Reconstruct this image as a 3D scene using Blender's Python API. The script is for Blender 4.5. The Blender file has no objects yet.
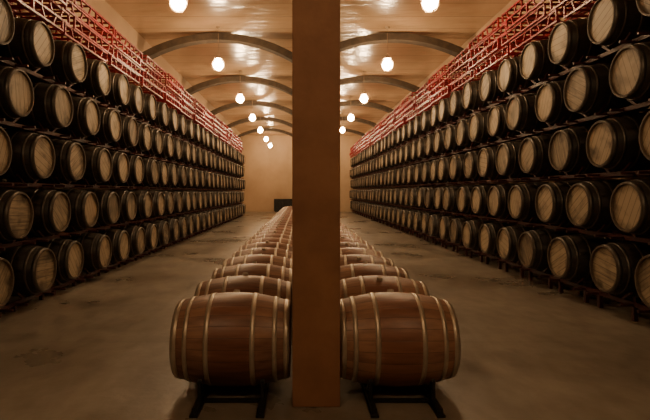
import bpy, bmesh, math, random
from mathutils import Matrix, Vector
random.seed(4)
D = bpy.data
COL = bpy.context.scene.collection

# ------------------------------------------------------------------ helpers
def new_mat(name):
    m = D.materials.new(name); m.use_nodes = True
    nt = m.node_tree
    return m, nt, nt.nodes, nt.links, nt.nodes['Principled BSDF']

def ramp(N, stops):
    r = N.new('ShaderNodeValToRGB')
    e = r.color_ramp.elements
    e[0].position, e[0].color = stops[0][0], (*stops[0][1], 1)
    e[1].position, e[1].color = stops[-1][0], (*stops[-1][1], 1)
    for p, c in stops[1:-1]:
        x = e.new(p); x.color = (*c, 1)
    return r

def noise_mat(name, c1, c2, scale=3, rough=0.8, bump=0.1, detail=6, stretch=(1, 1, 1), metallic=0, r2=None, bscale=None):
    m, nt, N, L, P = new_mat(name)
    tc = N.new('ShaderNodeTexCoord'); mp = N.new('ShaderNodeMapping')
    mp.inputs['Scale'].default_value = stretch
    L.new(tc.outputs['Object'], mp.inputs['Vector'])
    n = N.new('ShaderNodeTexNoise'); n.inputs['Scale'].default_value = scale
    n.inputs['Detail'].default_value = detail; n.inputs['Roughness'].default_value = .6
    L.new(mp.outputs[0], n.inputs['Vector'])
    r = ramp(N, [(.3, c1), (.7, c2)])
    L.new(n.outputs[0], r.inputs[0]); L.new(r.outputs[0], P.inputs['Base Color'])
    P.inputs['Roughness'].default_value = rough; P.inputs['Metallic'].default_value = metallic
    if bump:
        n2 = N.new('ShaderNodeTexNoise'); n2.inputs['Scale'].default_value = bscale or scale * 5
        n2.inputs['Detail'].default_value = 4
        L.new(mp.outputs[0], n2.inputs['Vector'])
        b = N.new('ShaderNodeBump'); b.inputs['Strength'].default_value = bump; b.inputs['Distance'].default_value = .02
        L.new(n2.outputs[0], b.inputs['Height']); L.new(b.outputs[0], P.inputs['Normal'])
    if r2 is not None:
        mr = N.new('ShaderNodeMapRange'); mr.inputs[3].default_value = rough; mr.inputs[4].default_value = r2
        L.new(n.outputs[0], mr.inputs[0]); L.new(mr.outputs[0], P.inputs['Roughness'])
    return m

def stave_mat(name, c_dark, c_light, n_staves=26, rough=.5, band=None):
    """barrel side: angle-based stave stripes, axis = local Z"""
    m, nt, N, L, P = new_mat(name)
    tc = N.new('ShaderNodeTexCoord'); s = N.new('ShaderNodeSeparateXYZ')
    L.new(tc.outputs['Object'], s.inputs[0])
    at = N.new('ShaderNodeMath'); at.operation = 'ARCTAN2'
    L.new(s.outputs[1], at.inputs[0]); L.new(s.outputs[0], at.inputs[1])
    mu = N.new('ShaderNodeMath'); mu.operation = 'MULTIPLY'; mu.inputs[1].default_value = n_staves / (2 * math.pi)
    L.new(at.outputs[0], mu.inputs[0])
    fl = N.new('ShaderNodeMath'); fl.operation = 'FLOOR'; L.new(mu.outputs[0], fl.inputs[0])
    fr = N.new('ShaderNodeMath'); fr.operation = 'FRACT'; L.new(mu.outputs[0], fr.inputs[0])
    oi = N.new('ShaderNodeObjectInfo')
    cb = N.new('ShaderNodeCombineXYZ'); L.new(fl.outputs[0], cb.inputs[0]); L.new(oi.outputs['Random'], cb.inputs[1])
    wn = N.new('ShaderNodeTexWhiteNoise'); L.new(cb.outputs[0], wn.inputs['Vector'])
    mp = N.new('ShaderNodeMapping'); mp.inputs['Scale'].default_value = (14, 14, 1.6)
    L.new(tc.outputs['Object'], mp.inputs[0])
    n = N.new('ShaderNodeTexNoise'); n.inputs['Scale'].default_value = 2; n.inputs['Detail'].default_value = 6
    L.new(mp.outputs[0], n.inputs['Vector'])
    a = N.new('ShaderNodeMath'); a.operation = 'MULTIPLY_ADD'; a.inputs[1].default_value = .35
    L.new(wn.outputs['Value'], a.inputs[0]); L.new(n.outputs[0], a.inputs[2])
    a2 = N.new('ShaderNodeMath'); a2.operation = 'MULTIPLY_ADD'; a2.inputs[1].default_value = .3
    L.new(oi.outputs['Random'], a2.inputs[0]); L.new(a.outputs[0], a2.inputs[2])
    r = ramp(N, [(.40, c_dark), (1.05, c_light)]); L.new(a2.outputs[0], r.inputs[0])
    col = r.outputs[0]
    if band:  # wine-stained belly, ragged edges
        ab = N.new('ShaderNodeMath'); ab.operation = 'ABSOLUTE'; L.new(s.outputs[2], ab.inputs[0])
        ad = N.new('ShaderNodeMath'); ad.operation = 'MULTIPLY_ADD'; ad.inputs[1].default_value = .05
        L.new(n.outputs[0], ad.inputs[0]); L.new(ab.outputs[0], ad.inputs[2])
        bm_ = N.new('ShaderNodeMapRange'); bm_.inputs[1].default_value = .155; bm_.inputs[2].default_value = .19
        bm_.inputs[3].default_value = .7; bm_.inputs[4].default_value = 0; L.new(ad.outputs[0], bm_.inputs[0])
        bx = N.new('ShaderNodeMix'); bx.data_type = 'RGBA'; bx.blend_type = 'MULTIPLY'; bx.inputs[7].default_value = (*band, 1)
        L.new(bm_.outputs[0], bx.inputs[0]); L.new(col, bx.inputs[6]); col = bx.outputs[2]
    pp = N.new('ShaderNodeMath'); pp.operation = 'PINGPONG'; pp.inputs[1].default_value = .5
    L.new(fr.outputs[0], pp.inputs[0])
    sm = N.new('ShaderNodeMapRange'); sm.inputs[1].default_value = 0; sm.inputs[2].default_value = .035
    L.new(pp.outputs[0], sm.inputs[0])
    mx = N.new('ShaderNodeMix'); mx.data_type = 'RGBA'; mx.inputs[6].default_value = (c_dark[0] * .35, c_dark[1] * .35, c_dark[2] * .35, 1)
    L.new(sm.outputs[0], mx.inputs[0]); L.new(col, mx.inputs[7])
    L.new(mx.outputs[2], P.inputs['Base Color'])
    b = N.new('ShaderNodeBump'); b.inputs['Strength'].default_value = .3; b.inputs['Distance'].default_value = .005
    L.new(sm.outputs[0], b.inputs['Height']); L.new(b.outputs[0], P.inputs['Normal'])
    P.inputs['Roughness'].default_value = rough
    return m

def head_mat(name, c_dark, c_light):
    m, nt, N, L, P = new_mat(name)
    tc = N.new('ShaderNodeTexCoord'); s = N.new('ShaderNodeSeparateXYZ')
    L.new(tc.outputs['Object'], s.inputs[0])
    mu = N.new('ShaderNodeMath'); mu.operation = 'MULTIPLY'; mu.inputs[1].default_value = 11
    L.new(s.outputs[0], mu.inputs[0])
    fl = N.new('ShaderNodeMath'); fl.operation = 'FLOOR'; L.new(mu.outputs[0], fl.inputs[0])
    fr = N.new('ShaderNodeMath'); fr.operation = 'FRACT'; L.new(mu.outputs[0], fr.inputs[0])
    oi = N.new('ShaderNodeObjectInfo')
    cb = N.new('ShaderNodeCombineXYZ'); L.new(fl.outputs[0], cb.inputs[0]); L.new(oi.outputs['Random'], cb.inputs[1])
    wn = N.new('ShaderNodeTexWhiteNoise'); L.new(cb.outputs[0], wn.inputs['Vector'])
    rv = N.new('ShaderNodeVectorMath'); rv.operation = 'MULTIPLY_ADD'
    cr = N.new('ShaderNodeCombineXYZ')
    for i in range(3): L.new(oi.outputs['Random'], cr.inputs[i])
    L.new(cr.outputs[0], rv.inputs[0]); rv.inputs[1].default_value = (37, 53, 71); L.new(tc.outputs['Object'], rv.inputs[2])
    mp = N.new('ShaderNodeMapping'); mp.inputs['Scale'].default_value = (18, 2, 2)
    L.new(rv.outputs[0], mp.inputs[0])
    n = N.new('ShaderNodeTexNoise'); n.inputs['Scale'].default_value = 2; n.inputs['Detail'].default_value = 5
    L.new(mp.outputs[0], n.inputs['Vector'])
    a = N.new('ShaderNodeMath'); a.operation = 'MULTIPLY_ADD'; a.inputs[1].default_value = .25
    L.new(wn.outputs['Value'], a.inputs[0]); L.new(n.outputs[0], a.inputs[2])
    a2 = N.new('ShaderNodeMath'); a2.operation = 'MULTIPLY_ADD'; a2.inputs[1].default_value = .6
    L.new(oi.outputs['Random'], a2.inputs[0]); L.new(a.outputs[0], a2.inputs[2])
    r = ramp(N, [(.4, c_dark), (1.25, c_light)]); L.new(a2.outputs[0], r.inputs[0])
    pp = N.new('ShaderNodeMath'); pp.operation = 'PINGPONG'; pp.inputs[1].default_value = .5
    L.new(fr.outputs[0], pp.inputs[0])
    sm = N.new('ShaderNodeMapRange'); sm.inputs[1].default_value = 0; sm.inputs[2].default_value = .06
    L.new(pp.outputs[0], sm.inputs[0])
    mx = N.new('ShaderNodeMix'); mx.data_type = 'RGBA'; mx.inputs[6].default_value = (.04, .026, .016, 1)
    L.new(sm.outputs[0], mx.inputs[0]); L.new(r.outputs[0], mx.inputs[7])
    st = N.new('ShaderNodeTexNoise'); st.inputs['Scale'].default_value = 4.5; st.inputs['Detail'].default_value = 5
    L.new(rv.outputs[0], st.inputs['Vector'])
    cc = N.new('ShaderNodeCombineXYZ'); L.new(s.outputs[0], cc.inputs[0]); L.new(s.outputs[1], cc.inputs[1])
    ln = N.new('ShaderNodeVectorMath'); ln.operation = 'LENGTH'; L.new(cc.outputs[0], ln.inputs[0])
    lr = N.new('ShaderNodeMapRange'); lr.inputs[1].default_value = .15; lr.inputs[2].default_value = .28; lr.inputs[4].default_value = .16
    L.new(ln.outputs['Value'], lr.inputs[0])
    sa = N.new('ShaderNodeMath'); sa.operation = 'ADD'; L.new(st.outputs[0], sa.inputs[0]); L.new(lr.outputs[0], sa.inputs[1])
    sr = N.new('ShaderNodeMapRange'); sr.inputs[1].default_value = .52; sr.inputs[2].default_value = .76; sr.inputs[4].default_value = .8
    L.new(sa.outputs[0], sr.inputs[0])
    m2 = N.new('ShaderNodeMix'); m2.data_type = 'RGBA'; m2.inputs[7].default_value = (c_dark[0] * .6, c_dark[1] * .55, c_dark[2] * .5, 1)
    L.new(sr.outputs[0], m2.inputs[0]); L.new(mx.outputs[2], m2.inputs[6])
    L.new(m2.outputs[2], P.inputs['Base Color'])
    P.inputs['Roughness'].default_value = .6
    return m

def box(bm, x0, x1, y0, y1, z0, z1, mi=0):
    vs = [bm.verts.new((x, y, z)) for x in (x0, x1) for y in (y0, y1) for z in (z0, z1)]
    for f in ((0, 1, 3, 2), (4, 6, 7, 5), (0, 4, 5, 1), (2, 3, 7, 6), (0, 2, 6, 4), (1, 5, 7, 3)):
        fc = bm.faces.new([vs[i] for i in f]); fc.material_index = mi

def bar(bm, p, q, t, mi=0):
    p, q = Vector(p), Vector(q); d = (q - p).normalized()
    up = Vector((0, 0, 1)) if abs(d.z) < .9 else Vector((0, 1, 0))
    a = d.cross(up).normalized() * t / 2; b = d.cross(a).normalized() * t / 2
    r = [[bm.verts.new(c + s * a + u * b) for s, u in ((1, 1), (-1, 1), (-1, -1), (1, -1))] for c in (p, q)]
    for i in range(4):
        f = bm.faces.new((r[0][i], r[0][(i + 1) % 4], r[1][(i + 1) % 4], r[1][i])); f.material_index = mi
    bm.faces.new(r[0][::-1]).material_index = mi; bm.faces.new(r[1]).material_index = mi

def finish(bm, name, mats, parent=None, smooth=False, bevel=0):
    bmesh.ops.recalc_face_normals(bm, faces=bm.faces)
    me = D.meshes.new(name); bm.to_mesh(me); bm.free()
    for m in mats: me.materials.append(m)
    if smooth:
        for p in me.polygons: p.use_smooth = True
    o = D.objects.new(name, me); COL.objects.link(o)
    if parent: o.parent = parent
    if bevel:
        b = o.modifiers.new('bevel', 'BEVEL'); b.width = bevel; b.segments = 2; b.limit_method = 'ANGLE'
    return o

def empty(name, loc=(0, 0, 0)):
    e = D.objects.new(name, None); e.location = loc; e.empty_display_size = .3
    COL.objects.link(e); return e

# ------------------------------------------------------------------ materials
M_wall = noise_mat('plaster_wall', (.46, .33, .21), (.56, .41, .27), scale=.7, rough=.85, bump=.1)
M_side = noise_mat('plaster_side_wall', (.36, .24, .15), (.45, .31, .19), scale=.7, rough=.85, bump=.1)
M_col = noise_mat('column_plaster', (.19, .088, .046), (.28, .14, .075), scale=2.5, rough=.7, bump=.2)
M_arch = noise_mat('arch_brick', (.04, .029, .02), (.095, .066, .043), scale=6, rough=.8, bump=.2)
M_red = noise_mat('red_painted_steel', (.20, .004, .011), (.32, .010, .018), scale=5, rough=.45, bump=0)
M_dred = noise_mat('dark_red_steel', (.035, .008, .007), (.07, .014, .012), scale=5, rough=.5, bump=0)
M_blk = noise_mat('dark_steel', (.010, .010, .010), (.028, .026, .025), scale=6, rough=.42, bump=0, metallic=.5)
M_hoopF = noise_mat('galvanised_hoop', (.36, .31, .25), (.60, .52, .42), scale=7, rough=.38, bump=0, metallic=.6)
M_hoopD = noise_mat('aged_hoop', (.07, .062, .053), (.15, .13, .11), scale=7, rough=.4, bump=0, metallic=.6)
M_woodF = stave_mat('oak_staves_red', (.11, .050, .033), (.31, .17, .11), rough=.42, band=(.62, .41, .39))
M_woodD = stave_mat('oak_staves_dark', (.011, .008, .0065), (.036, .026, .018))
M_headF = head_mat('oak_head_red', (.18, .10, .06), (.36, .23, .14))
M_headD = head_mat('oak_head_tan', (.055, .041, .027), (.41, .325, .215))
M_rim = noise_mat('oak_chime', (.05, .034, .022), (.12, .085, .055), scale=12, rough=.7, bump=0)
M_bung = noise_mat('silicone_bung', (.4, .34, .26), (.5, .42, .34), scale=5, rough=.6, bump=0)

# concrete floor
M_floor, nt, N, L, P = new_mat('concrete_floor')
tc = N.new('ShaderNodeTexCoord')
n1 = N.new('ShaderNodeTexNoise'); n1.inputs['Scale'].default_value = .8; n1.inputs['Detail'].default_value = 10; n1.inputs['Roughness'].default_value = .65
L.new(tc.outputs['Object'], n1.inputs['Vector'])
r1 = ramp(N, [(.30, (.145, .122, .096)), (.5, (.205, .175, .138)), (.70, (.27, .235, .188))]); L.new(n1.outputs[0], r1.inputs[0])
n2 = N.new('ShaderNodeTexNoise'); n2.inputs['Scale'].default_value = 7; n2.inputs['Detail'].default_value = 9
mp = N.new('ShaderNodeMapping'); mp.inputs['Scale'].default_value = (1, .45, 1); L.new(tc.outputs['Object'], mp.inputs[0])
L.new(mp.outputs[0], n2.inputs['Vector'])
r2 = ramp(N, [(.36, (.78, .77, .76)), (.6, (1, 1, 1))]); L.new(n2.outputs[0], r2.inputs[0])
mm = N.new('ShaderNodeMix'); mm.data_type = 'RGBA'; mm.blend_type = 'MULTIPLY'; mm.inputs[0].default_value = .85
L.new(r1.outputs[0], mm.inputs[6]); L.new(r2.outputs[0], mm.inputs[7])
n4 = N.new('ShaderNodeTexNoise'); n4.inputs['Scale'].default_value = .45; n4.inputs['Detail'].default_value = 7; n4.inputs['Roughness'].default_value = .6
mp4 = N.new('ShaderNodeMapping'); mp4.inputs['Location'].default_value = (3.1, 1.7, 0); L.new(tc.outputs['Object'], mp4.inputs[0]); L.new(mp4.outputs[0], n4.inputs['Vector'])
r4 = ramp(N, [(.48, (1, 1, 1)), (.64, (.6, .58, .56))]); L.new(n4.outputs[0], r4.inputs[0])
m4 = N.new('ShaderNodeMix'); m4.data_type = 'RGBA'; m4.blend_type = 'MULTIPLY'; m4.inputs[0].default_value = .7
L.new(mm.outputs[2], m4.inputs[6]); L.new(r4.outputs[0], m4.inputs[7])
s = N.new('ShaderNodeSeparateXYZ'); L.new(tc.outputs['Object'], s.inputs[0])
d = N.new('ShaderNodeMath'); d.operation = 'MULTIPLY'; d.inputs[1].default_value = 1 / 5.1; L.new(s.outputs[1], d.inputs[0])
pp = N.new('ShaderNodeMath'); pp.operation = 'PINGPONG'; pp.inputs[1].default_value = .5; L.new(d.outputs[0], pp.inputs[0])
jr = N.new('ShaderNodeMapRange'); jr.inputs[2].default_value = .0018; jr.inputs[3].default_value = .45; L.new(pp.outputs[0], jr.inputs[0])
m3 = N.new('ShaderNodeMix'); m3.data_type = 'RGBA'; m3.inputs[6].default_value = (.05, .04, .03, 1)
L.new(jr.outputs[0], m3.inputs[0]); L.new(m4.outputs[2], m3.inputs[7]); L.new(m3.outputs[2], P.inputs['Base Color'])
rr_ = N.new('ShaderNodeMapRange'); rr_.inputs[1].default_value = .45; rr_.inputs[2].default_value = .62
rr_.inputs[3].default_value = .42; rr_.inputs[4].default_value = .25; L.new(n4.outputs[0], rr_.inputs[0]); L.new(rr_.outputs[0], P.inputs['Roughness'])
b = N.new('ShaderNodeBump'); b.inputs['Strength'].default_value = .12; b.inputs['Distance'].default_value = .02
n3 = N.new('ShaderNodeTexNoise'); n3.inputs['Scale'].default_value = 14; n3.inputs['Detail'].default_value = 5
L.new(tc.outputs['Object'], n3.inputs['Vector']); L.new(n3.outputs[0], b.inputs['Height']); L.new(b.outputs[0], P.inputs['Normal'])

def ceiling_mat():
    m, nt, N, L, P = new_mat('ceiling_boards')
    tc = N.new('ShaderNodeTexCoord'); s = N.new('ShaderNodeSeparateXYZ'); L.new(tc.outputs['Object'], s.inputs[0])
    n = N.new('ShaderNodeTexNoise'); n.inputs['Scale'].default_value = .8; n.inputs['Detail'].default_value = 5
    L.new(tc.outputs['Object'], n.inputs['Vector'])
    r = ramp(N, [(.3, (.46, .30, .17)), (.7, (.60, .41, .25))]); L.new(n.outputs[0], r.inputs[0])
    mu = N.new('ShaderNodeMath'); mu.operation = 'MULTIPLY'; mu.inputs[1].default_value = 1 / .9
    L.new(s.outputs[1], mu.inputs[0])
    pp = N.new('ShaderNodeMath'); pp.operation = 'PINGPONG'; pp.inputs[1].default_value = .5
    L.new(mu.outputs[0], pp.inputs[0])
    mr = N.new('ShaderNodeMapRange'); mr.inputs[2].default_value = .025; L.new(pp.outputs[0], mr.inputs[0])
    mx = N.new('ShaderNodeMix'); mx.data_type = 'RGBA'; mx.inputs[6].default_value = (.22, .14, .09, 1)
    L.new(mr.outputs[0], mx.inputs[0]); L.new(r.outputs[0], mx.inputs[7]); L.new(mx.outputs[2], P.inputs['Base Color'])
    w = N.new('ShaderNodeTexNoise'); w.inputs['Scale'].default_value = 1.0; w.inputs['Detail'].default_value = 3
    mp = N.new('ShaderNodeMapping'); mp.inputs['Scale'].default_value = (.7, 3.0, 1)
    L.new(tc.outputs['Object'], mp.inputs[0]); L.new(mp.outputs[0], w.inputs['Vector'])
    b = N.new('ShaderNodeBump'); b.inputs['Strength'].default_value = .6; b.inputs['Distance'].default_value = .06
    L.new(w.outputs[0], b.inputs['Height']); L.new(b.outputs[0], P.inputs['Normal'])
    P.inputs['Roughness'].default_value = .25; P.inputs['IOR'].default_value = 2.1
    return m
M_ceil = ceiling_mat()

M_bulb, nt, N, L, P = new_mat('lit_glass_globe')
P.inputs['Base Color'].default_value = (1, .85, .6, 1)
P.inputs['Emission Color'].default_value = (1, .68, .37, 1)
P.inputs['Emission Strength'].default_value = 230
M_rod = noise_mat('painted_rod', (.35, .25, .17), (.42, .3, .2), scale=3, rough=.6, bump=0)

# ------------------------------------------------------------------ room shell
XW0, XW1, Y0, Y1, HC = -4.50, 4.88, -9.0, 39.0, 5.95
def slab(name, a, mat):
    bm = bmesh.new(); box(bm, *a); return finish(bm, name, [mat])
slab('floor', (XW0 - .2, XW1 + .2, Y0 - .2, Y1 + .2, -.2, 0), M_floor)
slab('ceiling', (XW0 - .2, XW1 + .2, Y0 - .2, Y1 + .2, HC, HC + .2), M_ceil)
slab('wall_left', (XW0 - .2, XW0, Y0, Y1, 0, HC), M_side)
slab('wall_right', (XW1, XW1 + .2, Y0, Y1, 0, HC), M_side)
slab('wall_back', (XW0 - .2, XW1 + .2, Y1, Y1 + .2, 0, HC), M_wall)
slab('wall_front', (XW0 - .2, XW1 + .2, Y0 - .2, Y0, 0, HC), M_side)

# ------------------------------------------------------------------ columns & arches
CX0, CX1 = -.055, .286
AR_Y = [-6.8, -1.6, 3.70, 8.8, 13.9, 19.0, 24.1, 29.2, 34.3]
def column(y):
    bm = bmesh.new()
    box(bm, CX0, CX1, y - .15, y + .15, 0, HC)
    box(bm, CX0 - .04, CX1 + .04, y - .19, y + .19, 5.0, 5.08)
    finish(bm, 'support_column', [M_col], bevel=.008)
def arch(x0, x1, y, z_spring=5.05, z_apex=5.72, th=.19, dp=.32):
    c = (x0 + x1) / 2; w = (x1 - x0) / 2; h = z_apex - z_spring
    R = (w * w + h * h) / (2 * h); zc = z_apex - R; a0 = math.asin(w / R)
    bm = bmesh.new(); n = 28; rings = []
    for i in range(n + 1):
        a = -a0 + 2 * a0 * i / n
        rings.append([bm.verts.new((c + r * math.sin(a), yy, zc + r * math.cos(a)))
                      for r, yy in ((R, y - dp / 2), (R, y + dp / 2), (R + th, y + dp / 2), (R + th, y - dp / 2))])
    for i in range(n):
        for k in range(4):
            bm.faces.new((rings[i][k], rings[i][(k + 1) % 4], rings[i + 1][(k + 1) % 4], rings[i + 1][k]))
    bm.faces.new(rings[0]); bm.faces.new(rings[-1])
    finish(bm, 'ceiling_arch', [M_arch])
for y in AR_Y:
    column(y)
    arch(XW0, CX0 + .01, y); arch(CX1 - .01, XW1, y)

# ------------------------------------------------------------------ barrel meshes
def barrel_mesh(name, wood, head, hoop, hoops, seg=40, BL=.92, BR=.35, HR=.285):
    def prof(z):
        t = abs(z) / (BL / 2)
        return BR - (BR - HR) * t ** 2.0
    bm = bmesh.new(); n = 18
    def ring(r, z): return [bm.verts.new((r * math.cos(2 * math.pi * i / seg), r * math.sin(2 * math.pi * i / seg), z)) for i in range(seg)]
    def skin(a, b, mi, sm=True):
        for i in range(seg):
            f = bm.faces.new((a[i], a[(i + 1) % seg], b[(i + 1) % seg], b[i])); f.material_index = mi; f.smooth = sm
    prev = None; first = last = None
    for k in range(n + 1):
        z = -BL / 2 + BL * k / n
        r = ring(prof(z), z)
        if prev: skin(prev, r, 0)
        else: first = r
        prev = r
    last = prev
    for edge, s in ((first, -1), (last, 1)):
        e1 = ring(HR - .018, s * BL / 2); skin(edge, e1, 3, False)
        e2 = ring(HR - .022, s * (BL / 2 - .028)); skin(e1, e2, 3, False)
        f = bm.faces.new(e2); f.material_index = 1
    for zc, w in hoops:
        for s in (-1, 1):
            a, b = s * zc - w / 2, s * zc + w / 2
            r0 = ring(prof(a) - .004, a); r1 = ring(prof(a) + .005, a); r2 = ring(prof(b) + .005, b); r3 = ring(prof(b) - .004, b)
            skin(r0, r1, 2, False); skin(r1, r2, 2); skin(r2, r3, 2, False)
    g = bmesh.ops.create_cone(bm, cap_ends=True, segments=14, radius1=.03, radius2=.024, depth=.03,
                              matrix=Matrix.Translation((-BR - .008, 0, 0)) @ Matrix.Rotation(-math.pi / 2, 4, 'Y'))
    for v in g['verts']:
        for f in v.link_faces: f.material_index = 4
    bmesh.ops.recalc_face_normals(bm, faces=bm.faces)
    me = D.meshes.new(name); bm.to_mesh(me); bm.free()
    for m in (wood, head, hoop, M_rim, M_bung): me.materials.append(m)
    return me
FL, FR = .865, .35
ME_F = barrel_mesh('barrel_red', M_woodF, M_headF, M_hoopF, [(.407, .040), (.322, .032), (.165, .034)], 48, BL=FL, BR=FR, HR=.28)
BL, BR = .92, .35
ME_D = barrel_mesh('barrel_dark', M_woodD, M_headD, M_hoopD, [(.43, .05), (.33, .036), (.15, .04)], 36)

def put_barrel(me, name, x, y, z, spin=0, parent=None):
    o = D.objects.new(name, me); COL.objects.link(o)
    if parent: o.parent = parent
    o.matrix_basis = Matrix.Translation((x, y, z)) @ Matrix.Rotation(math.pi / 2, 4, 'Y') @ Matrix.Rotation(spin, 4, 'Z')
    return o

# ------------------------------------------------------------------ floor barrels
ZF = .045 + FR; PX = (-.506, .722); SY = .79; NF = 31
YF = 3.87
for i in range(NF):
    y = YF + i * SY
    for x in PX:
        put_barrel(ME_F, 'wine_barrel', x + random.uniform(-.006, .006) * (i > 0), y, ZF + .004, random.uniform(-.5, .5))
for x in PX:
    for i in range(0, NF, 2):
        y = YF + i * SY
        n = min(2, NF - i)
        bm = bmesh.new(); ya, yb = y - .49, y + SY * (n - 1) + .28
        for dx in (-.215, .235):
            box(bm, x + dx - .028, x + dx + .028, ya, yb, 0.0, .018)
            box(bm, x + dx - .018, x + dx + .018, ya + .03, yb - .03, .018, .052)
            for j in range(n):
                yc = y + j * SY
                for s in (-1, 1):
                    pts = [(.09, .042), (.17, .075), (.24, .12), (.285, .175)]
                    for p, q in zip(pts, pts[1:]):
                        bar(bm, (x + dx, yc + s * p[0], p[1]), (x + dx, yc + s * q[0], q[1]), .028)
                    bar(bm, (x + dx, yc + s * .285, .175), (x + dx, yc + s * .285, .015), .022)
        for j in range(n):
            for s in (-1, 1):
                yy = y + j * SY + s * .24
                bar(bm, (x - .215, yy, .018), (x + .235, yy, .018), .024)
        finish(bm, 'barrel_floor_rack', [M_blk])

# ------------------------------------------------------------------ side stacks
def stack(face_x, side, z0, dv, y_odd, y_even, ymin, ymax, sp, red_levels, red_h):
    root = empty('stacked_wine_barrels', (0, 0, 0))
    cx = face_x + side * BL / 2
    xa, xb = cx - .24, cx + .24
    bm = bmesh.new()
    for r in range(5):
        z = z0 + r * dv
        ph = y_odd if r % 2 == 0 else y_even
        y = ph - math.floor((ph - ymin) / sp) * sp
        ys = []
        while y < ymax:
            ys.append(y); y += sp
        for y in ys:
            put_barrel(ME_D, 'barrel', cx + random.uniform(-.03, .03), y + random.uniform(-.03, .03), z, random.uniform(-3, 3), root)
        zb = z - .405
        for xx in (xa, xb):
            box(bm, xx - .02, xx + .02, ys[0] - .45, ys[-1] + .45, zb, zb + .05)
            for y in ys:
                for s in (-1, 1):
                    bar(bm, (xx, y + s * .12, zb + .045), (xx, y + s * .28, zb + .15), .03)
        for y in ys:
            for dy in (-.34, .34):
                bar(bm, (cx - .42, y + dy, zb + .02), (cx + .42, y + dy, zb + .02), .03)
        if r == 0:
            for y in ys:
                for xx in (xa, xb):
                    for dy in (-.34, .34):
                        box(bm, xx - .025, xx + .025, y + dy - .025, y + dy + .025, 0, zb)
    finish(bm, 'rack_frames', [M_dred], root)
    top = z0 + 4 * dv + BR + .012
    rr = empty('empty_barrel_racks')
    for lv in range(red_levels):
        bm = bmesh.new()
        zb = top + lv * red_h
        y = ymin + (lv % 2) * .3
        while y + 1.7 < ymax + .6:
            off = random.uniform(-.06, .06); x0, x1 = cx - .43 + off, cx + .43 + off
            ya, yb = y, y + 1.66
            t = .03
            for xx in (x0 + .02, x1 - .02):
                bar(bm, (xx, ya, zb + t / 2), (xx, yb, zb + t / 2), t)
                bar(bm, (xx, ya, zb + red_h - t / 2 - .004), (xx, yb, zb + red_h - t / 2 - .004), t)
                for yy in (ya + .02, (ya + yb) / 2, yb - .02):
                    bar(bm, (xx, yy, zb + t), (xx, yy, zb + red_h - t), t)
                for q in (.25, .75):
                    yc = ya + (yb - ya) * q
                    for s in (-1, 1):
                        bar(bm, (xx, yc + s * .12, zb + t), (xx, yc + s * .2, zb + red_h - t), t * .8)
            for yy in (ya + .02, ya + .28, ya + .55, ya + 1.1, ya + 1.38, yb - .02):
                bar(bm, (x0, yy, zb + red_h - t / 2 - .004), (x1, yy, zb + red_h - t / 2 - .004), t)
            y += 1.78
        finish(bm, 'rack_layer_%d' % (lv + 1), [M_red], rr)
XL, XR = -3.45, 3.75
stack(XL, -1, .475, .765, 6.76, 6.25, .4, 31.5, 1.02, 4, .19)
stack(XR, 1, .575, .78, 6.27, 5.77, .3, 37.8, 1.0, 4, .20)

# ------------------------------------------------------------------ lamps
def lamp(x, y, zl=4.95):
    root = empty('hanging_lamp', (x, y, zl))
    bm = bmesh.new()
    bmesh.ops.create_icosphere(bm, subdivisions=2, radius=.14)
    for v in bm.verts:
        v.co.z *= 1.15
        if v.co.z > .05: v.co.x *= .85; v.co.y *= .85
    finish(bm, 'globe', [M_bulb], root, smooth=True)
    bm = bmesh.new()
    bmesh.ops.create_cone(bm, cap_ends=True, segments=20, radius1=.10, radius2=.05, depth=.08, matrix=Matrix.Translation((0, 0, .19)))
    h = HC - zl
    bmesh.ops.create_cone(bm, cap_ends=True, segments=8, radius1=.006, radius2=.006, depth=h - .2, matrix=Matrix.Translation((0, 0, .2 + (h - .2) / 2)))
    bmesh.ops.create_cone(bm, cap_ends=True, segments=16, radius1=.03, radius2=.07, depth=.05, matrix=Matrix.Translation((0, 0, h - .025)))
    for i in range(6):
        a = i * math.pi / 3; c, s = math.cos(a), math.sin(a)
        pts = [(.10, .15), (.155, .06), (.16, -.04), (.11, -.15), (.0, -.19)]
        for p, q in zip(pts, pts[1:]):
            bar(bm, (p[0] * c, p[0] * s, p[1]), (q[0] * c, q[0] * s, q[1]), .006)
    finish(bm, 'cap_rod_and_guard', [M_rod], root)
for y in (-.4, 9.0, 13.4, 18.3, 23.0, 27.6, 32.3, 36.8):
    lamp(-2.19, y); lamp(2.34, y)

# ------------------------------------------------------------------ cabinet at the far wall
bm = bmesh.new()
box(bm, -2.0, -.6, 38.4, 38.98, .06, 1.0)
box(bm, -1.95, -.65, 38.45, 38.95, 0, .06)
box(bm, -1.97, -1.31, 38.37, 38.4, .1, .96); box(bm, -1.29, -.63, 38.37, 38.4, .1, .96)
box(bm, -1.36, -1.34, 38.34, 38.37, .5, .7); box(bm, -1.26, -1.24, 38.34, 38.37, .5, .7)
finish(bm, 'storage_cabinet', [M_blk])

# ------------------------------------------------------------------ world & camera
w = D.worlds.new('World'); bpy.context.scene.world = w; w.use_nodes = True
w.node_tree.nodes['Background'].inputs[0].default_value = (.02, .012, .006, 1)
cam = D.cameras.new('camera'); co = D.objects.new('camera', cam); COL.objects.link(co)
cam.sensor_width = 36; cam.lens = 36 * 500 / 650; cam.clip_end = 200
co.location = (0, 0, 1.53)
co.rotation_euler = (math.radians(90), 0, 0)
cam.shift_x = 25 / 650; cam.shift_y = -18 / 650
bpy.context.scene.camera = co
